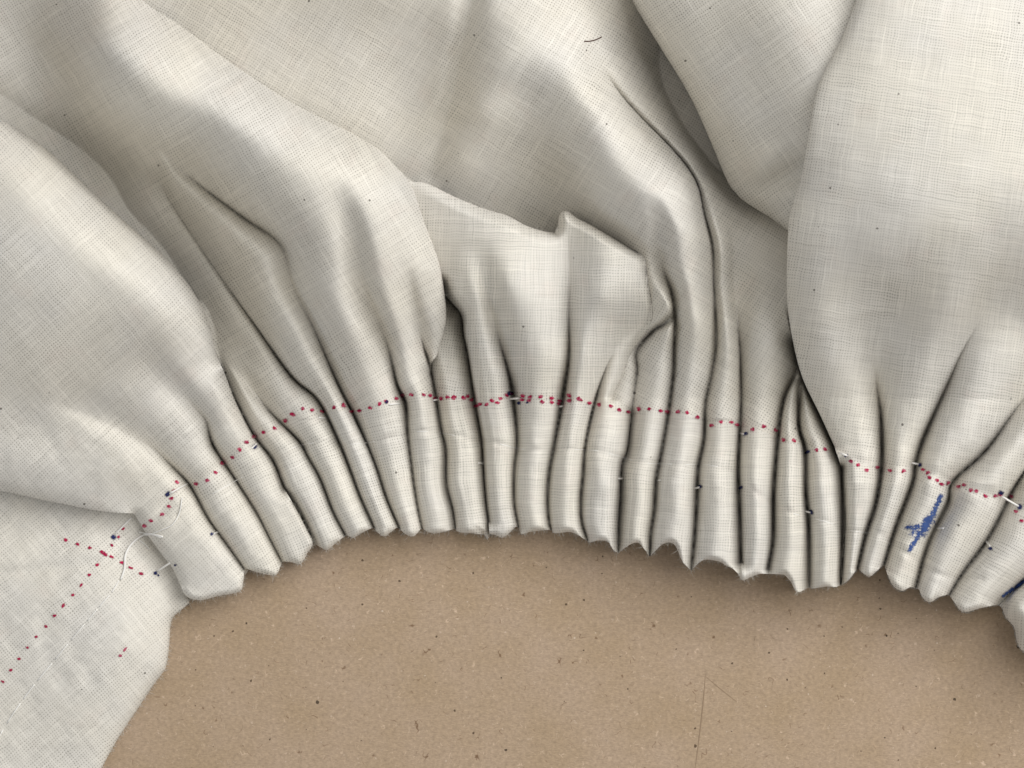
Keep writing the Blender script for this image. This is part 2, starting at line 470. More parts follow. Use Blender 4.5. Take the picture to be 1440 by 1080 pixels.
VFL = {15: [(50,150),(80,125),(151,66),(196,38),(231,24),(302,44),(347,66),(400,60),(480,34),(560,14)],
       14: [(270,130),(325,95),(370,70),(445,40),(560,14)], 5: [(228,36),(300,18),(500,22),(600,8)], 6: [(205,120),(250,80),(345,60),(460,45),(540,28),(620,8)],
       7: [(235,160),(347,120),(480,50),(560,14)], 21: [(365,330),(428,210),(485,120),(540,60),(613,14)], 20: [(440,150),(500,110),(560,60),(620,14)], 22: [(480,120),(560,80),(633,30),(680,14)], 12: [(440,95),(500,60),(560,14)],
       1: [(556,110),(628,60),(683,12)], 2: [(492,140),(578,70),(627,14)], 11: [(300,125),(400,110),(450,80),(550,12)], 8: [(320,140),(440,70),(510,14)], 16: [(310,60),(450,40),(540,10)], 10: [(335,110),(450,60),(550,12)]}

def vseg(i, y0=None, y1=None, rev=False):
    P = np.array([p[:2] for p in VAL[i]], float)
    if y0 is not None: P = P[P[:, 1] >= y0]
    if y1 is not None: P = P[P[:, 1] <= y1]
    return [tuple(p) for p in (P[::-1] if rev else P)]

G_ = 1.7
sheets = []
# under-layer that closes the gaps deep between the folds
sheets.append(Sheet("lining_layer", "inner layer of cloth seen in the gaps deep between the folds",
  [([(150,560),(300,400),(560,330),(1000,330),(1150,450),(1460,560),(1560,800),(1380,790),(1200,770),(1060,765),(980,750),(900,730),(700,722),(560,715),(480,725),(400,750),(330,790),(240,800),(160,740)], 25, 3, False)],
  [(-100,-100,14),(1500,-100,14),(1500,700,12),(-100,900,10),(700,300,14),(700,650,12)], (), 0.2))
# pleat 9 emerging between two larger folds
sheets.append(Sheet("tucked_pleat", "narrow pleat tucked between two larger folds",
  [([(596,380),(640,380)], None, 0, False), (vseg(9, 400, 745)+[(688,756),(680,752)], 22, 8, True), ([(678,752),(663,750),(650,749),(642,747)], 8, 46, True), (vseg(8, 390, 750, True), 20, 8, True)],
  [(600,400,48),(640,420,42),(622,470,62),(640,480,68),(630,560,76),(645,650,74),(660,740,66),(560,600,60),(740,600,60)], (), .12))
# back sheet: plain drape at the top, the centre fold and the shaded trough beside it
sheets.append(Sheet("back_drape", "plain cloth behind the gathers with a broad rounded fold",
  [([(180,-120),(1560,-120)], None, 0, False), ([(1560,200),(1250,330),(1200,480),(1192,620)], None, 0, False), ([(1190,660),(1188,740),(1183,822)], None, 0, False),
   ([(1176,826),(1160,825),(1142,828),(1138,826),(1121,833),(1112,818),(1103,808)], 8, 44, True), ([(1100,808),(1070,807),(1055,812),(1044,816),(1037,806)], 8, 46, True), ([(1030,799),(1022,796),(1012,790),(995,787),(985,790),(972,803)], 8, 46, True),
   ([(972,803),(960,790),(950,768),(940,763),(928,768),(915,782),(908,775),(899,764),(890,764),(880,770),(869,778)], 8, 46, True),
   (vseg(13, 580, 778, True), 22, 8, True), ([(866,574),(848,560),(840,500),(850,440),(600,420),(400,250),(180,0)], None, 0, False)],
  [(250,-100,70),(300,0,66),(420,80,70),(500,60,92),(520,160,66),(560,220,56),(600,120,82),(650,20,128),(560,-20,128),(500,-90,140),(636,80,104),(618,170,72),(598,240,54),(696,90,164),(676,160,146),(650,230,104),(730,40,168),(770,50,168),(745,140,132),(738,205,100),(748,265,62),(790,290,62),(795,240,92),(800,120,164),(825,200,160),(842,270,148),(870,160,164),(838,95,152),(825,50,138),(800,0,128),(760,-90,110),
   (860,20,100),(890,70,52),(920,130,24),(960,190,16),(992,240,16),(900,0,66),(900,250,182),(950,260,186),(920,330,164),(965,320,176),(970,400,150),(985,450,136),(905,400,120),(925,450,104),(870,340,110),(860,540,40),(870,490,44),(880,460,52),(880,380,60),(850,420,40),(893,430,60),(930,510,96),(970,540,98),(920,640,84),(960,700,78),(930,760,66),
   (1020,290,66),(1060,330,92),(1090,340,88),(1015,400,88),(1060,430,106),(1090,470,112),(1070,540,98),(1015,520,92),(1060,640,86),(1015,720,78),(1060,790,60),(1120,620,80),(1150,640,80),(1110,720,76),(1160,780,64),(1120,800,58),(1200,500,80),(1150,200,40),(1100,60,45),(1300,100,40),(1500,-100,40)],
  (13, 14, 15, 16, 17, 18, 19), .55, extra=[([(662,0,.16,26),(650,70,.26,24),(630,160,.30,24),(605,245,.22,24)], 20, True)]))
# shaded side fold left of the big puff
sheets.append(Sheet("side_fold", "grey-shaded fold hanging beside the big white puff",
  [([(880,-120),(885,-20),(891,5),(929,67),(969,133),(996,191),(1022,253),(1035,272),(1049,285),(1084,307),(1112,328)], 30, 70, True), ([(1260,330),(1320,-120)], None, 0, False)],
  [(900,-100,170),(930,0,166),(980,60,160),(1000,140,150),(1040,220,142),(1060,265,134),(1095,300,132),(1100,250,156),(1120,150,206),(1060,100,184),(1100,30,216),(1180,50,226),(1240,-100,205),(1240,250,190)], (), -.6,
  extra=[([(1035,262,0,26),(1075,262,.14,26),(1115,245,.18,30),(1150,230,.1,30)], 40, True)]))
# centre puff
sheets.append(Sheet("centre_puff", "short puffed fold with a peaked upper edge at the centre",
  [([(560,240),(580,255),(592,256),(610,262),(640,277),(680,293),(713,303),(740,317),(765,325),(779,327)], 18, 122, True),
   ([(784,318),(787,302),(793,297),(800,298),(812,307),(830,316),(863,335),(890,351),(903,358),(908,366)], 14, 122, True),
   ([(909,378),(913,405),(917,430),(917,448),(910,463),(900,478),(886,500),(876,525),(866,548),(860,560)], 11, [(378,115),(430,100),(455,60),(560,44)], True),
   ([(866,562),(877,570),(889,583)], None, 0, True), (vseg(13, 580, 778), 22, 8, True),
   ([(869,778),(862,773),(855,762),(842,760),(830,763)], 8, 46, True), ([(827,762),(812,752),(800,748),(780,750),(776,746)], 8, 46, True), ([(772,745),(760,746),(745,748),(734,751),(729,742)], 8, 46, True), ([(726,740),(716,750),(706,756),(696,752),(688,751)], 8, 46, True),
   (vseg(9, 400, 735, True), 18, 14, True), ([(612,380),(590,320)], None, 0, False)],
  [(560,240,98),(600,280,118),(640,300,136),(690,325,148),(740,345,150),(780,345,146),(640,360,132),(700,400,158),(750,420,154),(785,400,140),(820,350,150),(860,365,154),(895,375,142),(850,420,154),(815,430,136),(895,420,128),(905,440,102),(880,472,84),(862,498,88),(868,530,64),(850,560,76),(820,500,126),(760,500,128),(690,500,116),(650,440,112),(690,570,94),(760,580,98),(820,590,90),(860,600,82),(700,660,82),(750,660,84),(800,660,82),(850,660,80),(700,740,66),(750,740,66),(800,735,66),(850,750,64)],
  (10, 11, 12), .02))
# left group: trough, small lobe, big diagonal ridge
sheets.append(Sheet("diagonal_fold", "broad rounded fold running diagonally beside a dark trough",
  [([(130,-120),(165,-40),(200,0),(262,42),(320,85),(400,138),(450,165),(500,190),(530,208),(555,232),(578,260),(597,313),(617,367),(625,413),(627,450),(617,493),(606,512)], 46, [(190,72),(230,80),(275,140),(380,150),(440,110),(490,84)], True),
   ([(607,525),(610,540),(620,600),(627,633),(628,680),(637,717),(641,744)], 22, 8, True),
   ([(638,744),(625,748),(610,750),(600,747),(594,743)], 8, 46, True), ([(592,744),(582,754),(572,752),(562,744)], 8, 46, True), ([(558,742),(550,748),(540,754),(530,748),(526,742)], 8, 46, True), ([(520,744),(508,750),(497,756),(489,753)], 8, 46, True), ([(484,755),(472,764),(460,773),(448,768),(441,764)], 8, 46, True),
   (vseg(3, 500, 765, True), 18, 8, True), ([(240,480),(-120,480),(-120,-120)], None, 0, False)],
  [(-100,-100,20),(0,0,26),(0,100,22),(50,150,22),(60,30,44),(100,0,110),(130,70,190),(88,100,50),(150,150,160),(60,70,18),(120,200,14),(165,235,26),(205,180,170),(185,240,70),(180,290,16),(240,350,16),(290,420,18),(350,500,36),(380,545,66),
   (200,60,206),(260,130,212),(320,170,222),(290,100,214),(400,200,226),(300,220,180),(270,275,110),(330,290,170),(300,320,112),(340,370,118),(380,430,122),(420,500,112),(400,290,206),(460,260,222),(520,270,214),(450,370,176),(480,460,150),(540,350,194),(590,380,170),(600,440,130),(600,480,104),(560,450,150),(520,540,108),(570,530,112),(460,560,96),
   (340,530,62),(370,580,72),(410,590,78),(430,700,76),(470,640,80),(520,640,82),(560,640,82),(600,640,82),(450,755,62),(520,735,66),(580,735,66),(620,735,66)],
  (4, 5, 6, 7, 8), -.55))
# flat end flap
sheets.append(Sheet("end_flap", "flat end of the cloth with a dotted red cross mark",
  [([(-120,640),(150,660),(260,760)], None, 0, False), ([(262,838),(266,847),(255,858),(243,869),(239,885),(238,905),(233,938),(218,960),(200,987),(167,1037),(143,1080),(100,1160)], 30, 9, True), ([(-120,1160)], None, 0, False)],
  [(-100,650,22),(-100,1150,4),(0,720,28),(90,730,30),(60,800,50),(130,780,58),(200,800,44),(215,780,28),(235,850,34),(180,900,62),(100,950,46),(40,1050,22),(150,1000,44),(0,900,38),(190,740,34),(150,730,36),(255,845,30)], (), -.70,
  extra=[([(150,745,.2,30),(200,755,.35,26),(235,800,.45,22),(256,850,.5,16)], 10, True)]))
# left puff
sheets.append(Sheet("left_puff", "large soft fold at the left that narrows into three pleats",
  [([(-120,95),(0,167),(65,210),(130,270),(185,320),(240,370),(275,415),(295,460),(305,500)], 36, 50, True), (vseg(3, 535, 700), 24, 12, True),
   ([(411,706),(420,722),(432,745),(440,764),(432,778),(423,793),(411,791),(398,789)], 8, 46, True), ([(397,790),(393,800),(387,809),(366,806),(345,799)], 8, 46, True), ([(344,802),(342,818),(337,832),(308,838),(283,844),(266,841),(257,832)], 8, 44, True),
   ([(253,822),(243,800),(228,780),(213,760),(200,742),(191,726)], 30, 36, True), ([(187,722),(160,721),(130,717),(90,709),(60,703),(0,690),(-120,672)], 32, 70, True)],
  [(-100,100,150),(-100,400,176),(-100,680,100),(0,230,198),(80,300,216),(150,340,218),(60,420,200),(200,400,208),(250,450,190),(150,460,186),(230,500,158),(280,520,136),(60,530,158),(130,560,130),(200,570,124),(50,600,116),(120,630,112),(40,660,108),(180,660,104),(220,650,92),(260,590,112),(310,580,104),(300,650,90),(230,720,78),(340,640,86),(210,700,84),(160,700,90),(260,780,76),(320,730,78),(370,690,78),(300,815,62),(370,780,64),(410,770,64)],
  (1, 2), -.72))
# right puff
sheets.append(Sheet("right_puff", "large bright white puff at the right narrowing into pleats",
  [([(1225,-120),(1215,-40),(1204,0),(1182,58),(1151,120),(1138,187),(1127,249),(1111,302),(1107,356),(1107,422),(1114,475),(1128,530),(1153,583),(1173,627)], 30, [(0,362),(160,356),(220,330),(270,275),(340,250),(420,150),(500,105),(627,80)], True), (vseg(19, 650, 830), 20, 8, True),
   ([(1185,822),(1191,818),(1198,810),(1207,798)], 8, 44, True), ([(1210,803),(1222,811),(1233,803),(1243,794)], 8, 44, True), ([(1248,808),(1256,824),(1268,831),(1280,826),(1288,828)], 8, 46, True), ([(1292,828),(1298,841),(1308,847),(1320,840),(1334,836)], 8, 46, True), ([(1342,847),(1350,858),(1358,861),(1380,855),(1401,851)], 8, 46, True), ([(1409,853),(1414,868),(1426,882),(1430,902),(1440,917),(1480,940),(1560,960)], 26, 12, True), ([(1560,-120)], None, 0, False)],
  [(1260,-100,250),(1500,-100,240),(1260,50,256),(1400,50,258),(1200,160,244),(1300,180,262),(1420,200,266),(1180,280,232),(1290,300,256),(1380,310,256),(1150,360,212),(1240,360,232),(1320,380,226),(1160,440,182),(1215,430,176),(1255,450,160),(1310,460,184),(1345,430,206),(1235,500,140),(1190,510,152),(1280,520,148),(1330,500,165),(1200,580,116),(1270,560,126),(1265,620,96),(1395,370,230),(1440,320,250),(1500,260,262),(1430,450,140),(1390,520,134),(1360,600,118),(1320,650,98),(1440,500,138),(1440,620,112),(1500,600,120),(1400,690,92),(1215,690,84),(1262,700,82),(1305,730,82),(1350,740,84),(1400,770,82),(1440,730,88),(1500,700,96),(1200,790,60),(1225,790,60),(1268,805,62),(1310,820,62),(1360,840,62),(1440,880,66),(1500,900,70)],
  (20, 21, 22, 23, 24), .16))

# ------------------------------------------------------------------ the cloth: one thing, its folds and pleats are parts
cloth = bpy.data.objects.new("gathered_cloth", None)
col.objects.link(cloth)
cloth.empty_display_size = .01
cloth["label"] = "off-white muslin cloth gathered into narrow pleats with red and blue pen marks"
cloth["category"] = "gathered cloth"

gx = np.arange(-110, 1551, G_); gy = np.arange(-110, 1151, G_)
ZMAP = np.full((len(gx), len(gy)), 2.0)
GXX, GYY = np.meshgrid(gx, gy, indexing='ij')

def sampleZ(x, y):
    fx = np.clip((np.asarray(x) - gx[0]) / G_, 0, len(gx) - 1.001); fy = np.clip((np.asarray(y) - gy[0]) / G_, 0, len(gy) - 1.001)
    i = fx.astype(int); j = fy.astype(int); a = fx - i; b = fy - j
    return ZMAP[i, j] * (1 - a) * (1 - b) + ZMAP[i + 1, j] * a * (1 - b) + ZMAP[i, j + 1] * (1 - a) * b + ZMAP[i + 1, j + 1] * a * b

PLEAT_LOOK = {1: "widest left pleat beside the flat end, with a loose thread curled at its top"}
def build_sheet(s):
    P = s.poly
    ins = np.zeros(GXX.shape, bool)
    x0, x1, y0, y1 = P[:, 0].min(), P[:, 0].max(), P[:, 1].min(), P[:, 1].max()
    i0, i1 = np.searchsorted(gx, x0) - 2, np.searchsorted(gx, x1) + 2
    j0, j1 = np.searchsorted(gy, y0) - 2, np.searchsorted(gy, y1) + 2
    i0, j0 = max(i0, 0), max(j0, 0); i1, j1 = min(i1, len(gx)), min(j1, len(gy))
    X = GXX[i0:i1, j0:j1]; Y = GYY[i0:i1, j0:j1]
    I = inside(X.ravel(), Y.ravel(), P).reshape(X.shape)
    cell = I[:-1, :-1] | I[1:, :-1] | I[:-1, 1:] | I[1:, 1:]
    use = np.zeros(X.shape, bool)
    use[:-1, :-1] |= cell; use[1:, :-1] |= cell; use[:-1, 1:] |= cell; use[1:, 1:] |= cell
    idx = np.full(X.shape, -1, int); idx[use] = np.arange(use.sum())
    vx = X[use].copy(); vy = Y[use].copy(); vin = I[use]
    o = ~vin
    closed = np.vstack([P, P[:1]])
    if o.any():
        _, _, _, qx, qy = poly_dist(vx[o], vy[o], closed)
        vx[o] = qx; vy[o] = qy
    z = s.height(vx, vy)
    # never below what it lies on
    below = sampleZ(vx, vy)
    z = np.maximum(z, below + 1.2)
    zz = np.full(X.shape, -1e9); zz[use] = z
    sub = ZMAP[i0:i1, j0:j1]
    ZMAP[i0:i1, j0:j1] = np.where(I, np.maximum(sub, zz), sub)
    ci, cj = np.where(cell)
    faces = np.stack([idx[ci, cj], idx[ci, cj + 1], idx[ci + 1, cj + 1], idx[ci + 1, cj]], 1)
    # UV: weave frame of the sheet, foreshortening of slopes undone roughly through the height
    th = s.theta
    U = vx * math.cos(th) + vy * math.sin(th); V = -vx * math.sin(th) + vy * math.cos(th)
    nv = len(vx)
    # skirt along the rim: rolls down and under
    e = np.concatenate([faces[:, [0, 1]], faces[:, [1, 2]], faces[:, [2, 3]], faces[:, [3, 0]]])
    key = np.sort(e, 1); kk = key[:, 0] * (nv + 1) + key[:, 1]
    uq, inv, cnt = np.unique(kk, return_inverse=True, return_counts=True)
    rim = e[cnt[inv] == 1]
    rv = np.unique(rim)
    # inward direction from the rim by averaging neighbours
    ctr = np.zeros((nv, 2)); cn = np.zeros(nv)
    fx = vx[faces].mean(1); fy = vy[faces].mean(1)
    for c in range(4):
        np.add.at(ctr[:, 0], faces[:, c], fx); np.add.at(ctr[:, 1], faces[:, c], fy); np.add.at(cn, faces[:, c], 1)
    d = ctr[rv] / cn[rv, None] - np.stack([vx[rv], vy[rv]], 1)
    # smooth inward direction by outline normal
    L = np.linalg.norm(d, axis=1, keepdims=True) + 1e-6
    d = d / L
    mp = np.full(nv, -1); 
    px, py, pz = [vx], [vy], [z]
    UU, VV = [U], [V]
    allf = [faces]
    prev = rv; base = nv
    for k, (inn, dz) in enumerate(((1.5, .35), (7.0, .85))):
        zk = np.maximum(z[rv] * (1 - dz) + 1.0, 0.6)
        px.append(vx[rv] + d[:, 0] * inn); py.append(vy[rv] + d[:, 1] * inn); pz.append(zk)
        UU.append(U[rv]); VV.append(V[rv] + (z[rv] - zk))
        mp2 = np.full(nv, -1); mp2[rv] = base + np.arange(len(rv))
        a = rim[:, 0] if k == 0 else mp[rim[:, 0]]
        b = rim[:, 1] if k == 0 else mp[rim[:, 1]]
        allf.append(np.stack([b, a, mp2[rim[:, 0]], mp2[rim[:, 1]]], 1))
        mp = mp2; base += len(rv)
    vx = np.concatenate(px); vy = np.concatenate(py); z = np.concatenate(pz)
    U = np.concatenate(UU); V = np.concatenate(VV)
    faces = np.concatenate(allf)
    co = W(np.stack([vx, vy, z], 1))
    # vertex normals of the whole sheet, kept on the split pieces
    f0, f1, f2, f3 = (co[faces[:, c]] for c in range(4))
    fn = np.cross(f2 - f0, f3 - f1)
    nz = np.zeros_like(co)
    for c in range(4): np.add.at(nz, faces[:, c], fn)
    nz /= np.linalg.norm(nz, axis=1, keepdims=True) + 1e-20
    # which pleat does each face belong to
    fcx = vx[faces].mean(1); fcy = vy[faces].mean(1)
    below_red = fcy > np.interp(fcx, RED_LINE[:, 0], RED_LINE[:, 1])
    pid = np.zeros(len(faces), int)
    if s.name not in ("lining_layer", "end_flap", "side_fold"):
        for i in sorted(VP): pid += (fcx > valley_x(i, fcy)).astype(int)
        pid = pid + 1
        lo, hi = PR[s.name]
        pid = np.clip(pid - 1, lo, hi)
        pid[~below_red] = 0
    for p in np.unique(pid):
        fs = faces[pid == p]
        vu, fi = np.unique(fs, return_inverse=True)
        fi = fi.reshape(fs.shape)
        u_, v_ = U[vu].copy(), V[vu].copy()
        if p > 0:
            # weave follows the pleat
            yy = vy[vu]
            a = valley_x(p, yy) if p in VP else valley_x(p + 1, yy) - 55
            b = valley_x(p + 1, yy) if p + 1 in VP else a + 55
            xc = (a + b) / 2
            y_t = np.array([600.0, 780.0])
            aa = (valley_x(p, y_t) if p in VP else valley_x(p + 1, y_t) - 55); bb = (valley_x(p + 1, y_t) if p + 1 in VP else aa + 55)
            dx = ((aa + bb) / 2); tn = (dx[1] - dx[0]) / 180.0
            cs = 1 / math.sqrt(1 + tn * tn)
            sgn = np.sign(vx[vu] - xc)
            zc = np.percentile(z[vu], 90)
            u_ = (vx[vu] - xc) * cs + sgn * np.clip(zc - z[vu] - 8, 0, 80) * .03 + p * 211.7
            v_ = yy / cs + (vx[vu] - xc) * cs * tn + p * 97.3
        nm = "pleat" if p > 0 else s.name
        ob = mesh_from(nm, co[vu], fi, M_CLOTH, cloth)
        me = ob.data
        lv = np.empty(len(me.loops), np.int32); me.loops.foreach_get("vertex_index", lv)
        uvl = me.uv_layers.new(name="UVMap")
        uvl.data.foreach_set("uv", np.stack([u_[lv], v_[lv]], 1).ravel().astype(np.float32))
        me.normals_split_custom_set_from_vertices(nz[vu].tolist())
        if p == 0: ob["label"] = s.label
PR = {"tucked_pleat": (8, 8), "back_drape": (13, 18), "centre_puff": (9, 12), "diagonal_fold": (3, 7), "left_puff": (0, 2), "right_puff": (19, 24)}
# pleat index p lies between valley p and valley p + 1
for s in sheets:
    build_sheet(s)

# ------------------------------------------------------------------ pen marks
def ink_patch(shapes, name, mat, lift=.9, parent=cloth):
    """shapes: list of (cx, cy, rx, ry, angle); little pads of ink that follow the weave surface"""
    vs_, fs_, ed = [], [], []
    uvs = []
    for (cx, cy, rx, ry, an) in shapes:
        base = len(vs_)
        rings = [0, .5, 1.0]
        n = 10
        wob = 1 + .25 * (rng.random(n) - .5)
        for r in rings:
            if r == 0:
                vs_.append((cx, cy)); ed.append(1.0); continue
            for k in range(n):
                t_ = 2 * math.pi * k / n
                x = rx * r * math.cos(t_) * wob[k]; y = ry * r * math.sin(t_) * wob[k]
                vs_.append((cx + x * math.cos(an) - y * math.sin(an), cy + x * math.sin(an) + y * math.cos(an)))
                ed.append(.85 if r < .9 else 0.05)
        for k in range(n):
            fs_.append((base, base + 1 + (k + 1) % n, base + 1 + k))
            fs_.append((base + 1 + k, base + 1 + (k + 1) % n, base + 1 + n + (k + 1) % n, base + 1 + n + k))
    A = np.array(vs_)
    # highest of nearby samples keeps the pad on top of the cloth
    zz = sampleZ(A[:, 0], A[:, 1])
    for dx, dy in ((1.2, 0), (-1.2, 0), (0, 1.2), (0, -1.2)):
        zz = np.maximum(zz, sampleZ(A[:, 0] + dx, A[:, 1] + dy))
    zz = zz + lift
    o = mesh_from(name, W(np.c_[A, zz]), fs_, mat, parent)
    me = o.data
    at = me.attributes.new('edge', 'FLOAT', 'POINT'); at.data.foreach_set('value', np.array(ed, np.float32))
    uvl = me.uv_layers.new(name="UVMap")
    lv = np.empty(len(me.loops), np.int32); me.loops.foreach_get("vertex_index", lv)
    uvl.data.foreach_set("uv", A[lv].ravel().astype(np.float32))
    return o

def z3(ox, oy, pts): return [(ox + x / 3.0, oy + y / 3.0) for x, y in pts]
diag = z3(0, 720, [(12,716),(45,667),(80,620)]) + z3(0, 560, [(115,1052),(153,1007),(193,963),(230,917),(267,875),(307,830),(343,788),(377,745),(410,702),(437,655),(472,620),(500,585),(518,550)])
bar = z3(0, 560, [(277,597),(328,615),(378,631),(430,648),(445,660),(470,668),(513,693),(552,715),(595,740)])
line = z3(0, 560, [(605,535),(638,520),(678,493),(710,455),(727,420),(733,388),(745,350),(830,362),(873,343),(907,310),(937,270),(978,248),(1013,220),(1045,187),(1077,158),(1110,143),(1157,124),(1203,100),(1232,67)])
line += z3(300, 500, [(330,247),(375,228),(415,232),(465,238),(507,222),(548,205),(585,237),(615,232),(658,220),(700,207),(733,195),(770,183),(797,173),(840,168),(885,163),(915,170),(935,180),(960,185),(983,178),(1008,176),(1022,174),(1053,174),(1075,174),(1093,182),(1110,212),(1128,205),(1148,210),(1172,190),(1195,197),(1215,178),(1240,170),(1262,160)])
line += z3(600, 500, [(405,173),(405,188),(437,172),(435,187),(477,177),(483,193),(525,182),(530,198),(557,190),(560,203),(603,173),(605,187),(643,178),(652,190),(688,203),(727,203),(773,210),(812,225),(848,238),(893,230),(937,225),(985,232),(1017,242),(1055,240),(1100,242),(1145,258),(1197,297),(1240,282),(1285,282)])
line += z3(960, 540, [(235,175),(298,188),(343,182),(390,190),(425,240),(472,242),(567,282),(605,277),(708,322),(737,342),(778,362),(825,353),(878,367),(928,370),(1013,360),(1030,377),(1043,397),(1075,407),(1090,420),(1118,422),(1168,430),(1180,425),(1215,452),(1240,447),(1275,470),(1315,475),(1345,470),(1385,472),(1400,535),(1428,575)])
def dots(pts, r0, r1):
    out = []
    for (x, y) in pts:
        r = random.uniform(r0, r1)
        out.append((x, y, r * random.uniform(1.0, 1.4), r * random.uniform(.75, 1.0), random.uniform(-.8, .8)))
    return out
o = ink_patch(dots(line, 1.9, 2.7), "dotted_line", M_RED); o["kind"] = "stuff"; o["label"] = "dotted red pen line running across all the pleats"
o = ink_patch([(x + random.uniform(-2, 2), y + random.uniform(-2, 2), 4.2, 3.0, 0.2) for x, y in line], "faded_dot_halo", M_PINK, .7); o["kind"] = "stuff"; o["label"] = "faint pink bleed around the red dots"
o = ink_patch(dots(diag, 2.6, 3.3), "diagonal_dotted_line", M_RED); o["kind"] = "stuff"; o["label"] = "diagonal dotted red pen line on the flat end"
o = ink_patch([(x, y, random.uniform(3.8, 4.8), random.uniform(2.3, 3.0), .35) for x, y in bar], "dashed_cross_line", M_RED); o["kind"] = "stuff"; o["label"] = "short dashed red line crossing the dotted line"
o = ink_patch([(176, 913, 5, 2.4, -1.0), (169, 922, 3.6, 2.6, 0)], "pink_smudge", M_PINK); o["label"] = "faint pink smudge on the flat end"
# blue marks
def stroke(x0, y0, x1, y1, r, n, tgt):
    an = math.atan2(y1 - y0, x1 - x0)
    for k in range(n):
        f = k / max(n - 1, 1)
        tgt.append((x0 + (x1 - x0) * f + random.uniform(-.6, .6), y0 + (y1 - y0) * f + random.uniform(-.6, .6), r * 1.5, r * random.uniform(.8, 1.1), an))
def ink_sheet(name, mat, strokes, lab, lift=.9):
    """one patch of ink; strokes (x0, y0, x1, y1, radius, weight)"""
    x0 = min(min(q[0], q[2]) for q in strokes) - 10; x1 = max(max(q[0], q[2]) for q in strokes) + 10
    y0 = min(min(q[1], q[3]) for q in strokes) - 10; y1 = max(max(q[1], q[3]) for q in strokes) + 10
    xs = np.arange(x0, x1, 2.0); ys = np.arange(y0, y1, 2.0)
    X, Y = np.meshgrid(xs, ys, indexing='ij'); X = X.ravel(); Y = Y.ravel()
    e = np.zeros(X.shape)
    for (a0, b0, a1, b1, r, w) in strokes:
        d, *_ = poly_dist(X, Y, np.array([(a0, b0), (a1, b1)], float))
        e = np.maximum(e, w * np.clip(1.25 - d / r, 0, 1))
    e = np.where(e > 0, e, -1.0)
    n = len(ys)
    fs_ = [(i * n + j, i * n + j + 1, (i + 1) * n + j + 1, (i + 1) * n + j) for i in range(len(xs) - 1) for j in range(n - 1)
           if max(e[i * n + j], e[i * n + j + 1], e[(i + 1) * n + j], e[(i + 1) * n + j + 1]) > 0]
    keep = sorted({k for f in fs_ for k in f}); mp = {k: q for q, k in enumerate(keep)}
    fs_ = [tuple(mp[k] for k in f) for f in fs_]
    A = np.c_[X, Y][keep]; e = e[keep]
    o = mesh_from(name, W(np.c_[A, sampleZ(A[:, 0], A[:, 1]) + lift]), fs_, mat, cloth)
    me = o.data
    at = me.attributes.new('edge', 'FLOAT', 'POINT'); at.data.foreach_set('value', np.maximum(e, 0).astype(np.float32))
    uvl = me.uv_layers.new(name="UVMap")
    lv = np.empty(len(me.loops), np.int32); me.loops.foreach_get("vertex_index", lv)
    uvl.data.foreach_set("uv", A[lv].ravel().astype(np.float32))
    o["label"] = lab
    return o
ink_sheet("blue_star_mark", M_BLUE, [(1323,698,1310,727,3.8,.92),(1306,733,1279,773,4.0,.86),(1300,744,1305,731,7.5,.95),(1275,742,1300,740,4.0,.78),(1283,750,1312,726,6,.55),(1304,728,1314,735,5,.55),(1288,748,1300,752,5,.55)], "blue pen scribble shaped like a star on one pleat")
edge = []; stroke(1412, 838, 1445, 814, 3.2, 9, edge)
o = ink_patch(edge, "blue_edge_mark", M_BLUE); o["label"] = "short blue pen stroke at the far right edge"
navy = [(236,695,4.2,3.6),(160,755,5.0,4.0),(298,751,3.0,2.6),(219,806,3.2,3.0),(223,809,1.8,1.5),(717,553,4.5,3.5),(729,567,2.5,3.0),(741,566,1.6,2),(984,684,3.4,3.2),(1048,610,4.4,2.8),(1041,686,3.2,3.6),(1135,636,4.4,3.0),(1190,641,3.4,2.4),(1293,654,3.4,3.0),(1408,693,4.2,4.0),(1434,713,4.6,4.0),(1392,771,3.6,3.0),(1140,720,4.0,2.8),(544,565,3.0,2.4),(358,628,4.5,3.5),(246,795,2.5,1.6),(612,563,2.4,2)]
for k, (x, y, a, b) in enumerate(navy):
    o = ink_patch([(x, y, a * 1.15, b * 1.15, random.uniform(-1, 1))], "ink_dot", M_NAVY, 1.4)

# ------------------------------------------------------------------ threads
def tube(name, P, r, mat, parent=None, n=6):
    P = W(np.asarray(P, float))
    vs_, fs_ = [], []
    for i, p in enumerate(P):
        a = P[max(i - 1, 0)]; b = P[min(i + 1, len(P) - 1)]
        t_ = (b - a) / (np.linalg.norm(b - a) + 1e-12)
        s_ = np.cross(t_, (0, 0, 1)); s_ /= np.linalg.norm(s_) + 1e-12
        q = np.cross(s_, t_)
        rr = r * S * (1 if not callable(r) else 1)
        for k in range(n):
            an = 2 * math.pi * k / n
            vs_.append(p + rr * (math.cos(an) * s_ + math.sin(an) * q))
    for i in range(len(P) - 1):
        for k in range(n):
            fs_.append((i * n + k, i * n + (k + 1) % n, (i + 1) * n + (k + 1) % n, (i + 1) * n + k))
    fs_.append(tuple(range(n))[::-1]); fs_.append(tuple((len(P) - 1) * n + k for k in range(n)))
    return mesh_from(name, vs_, fs_, mat, parent)

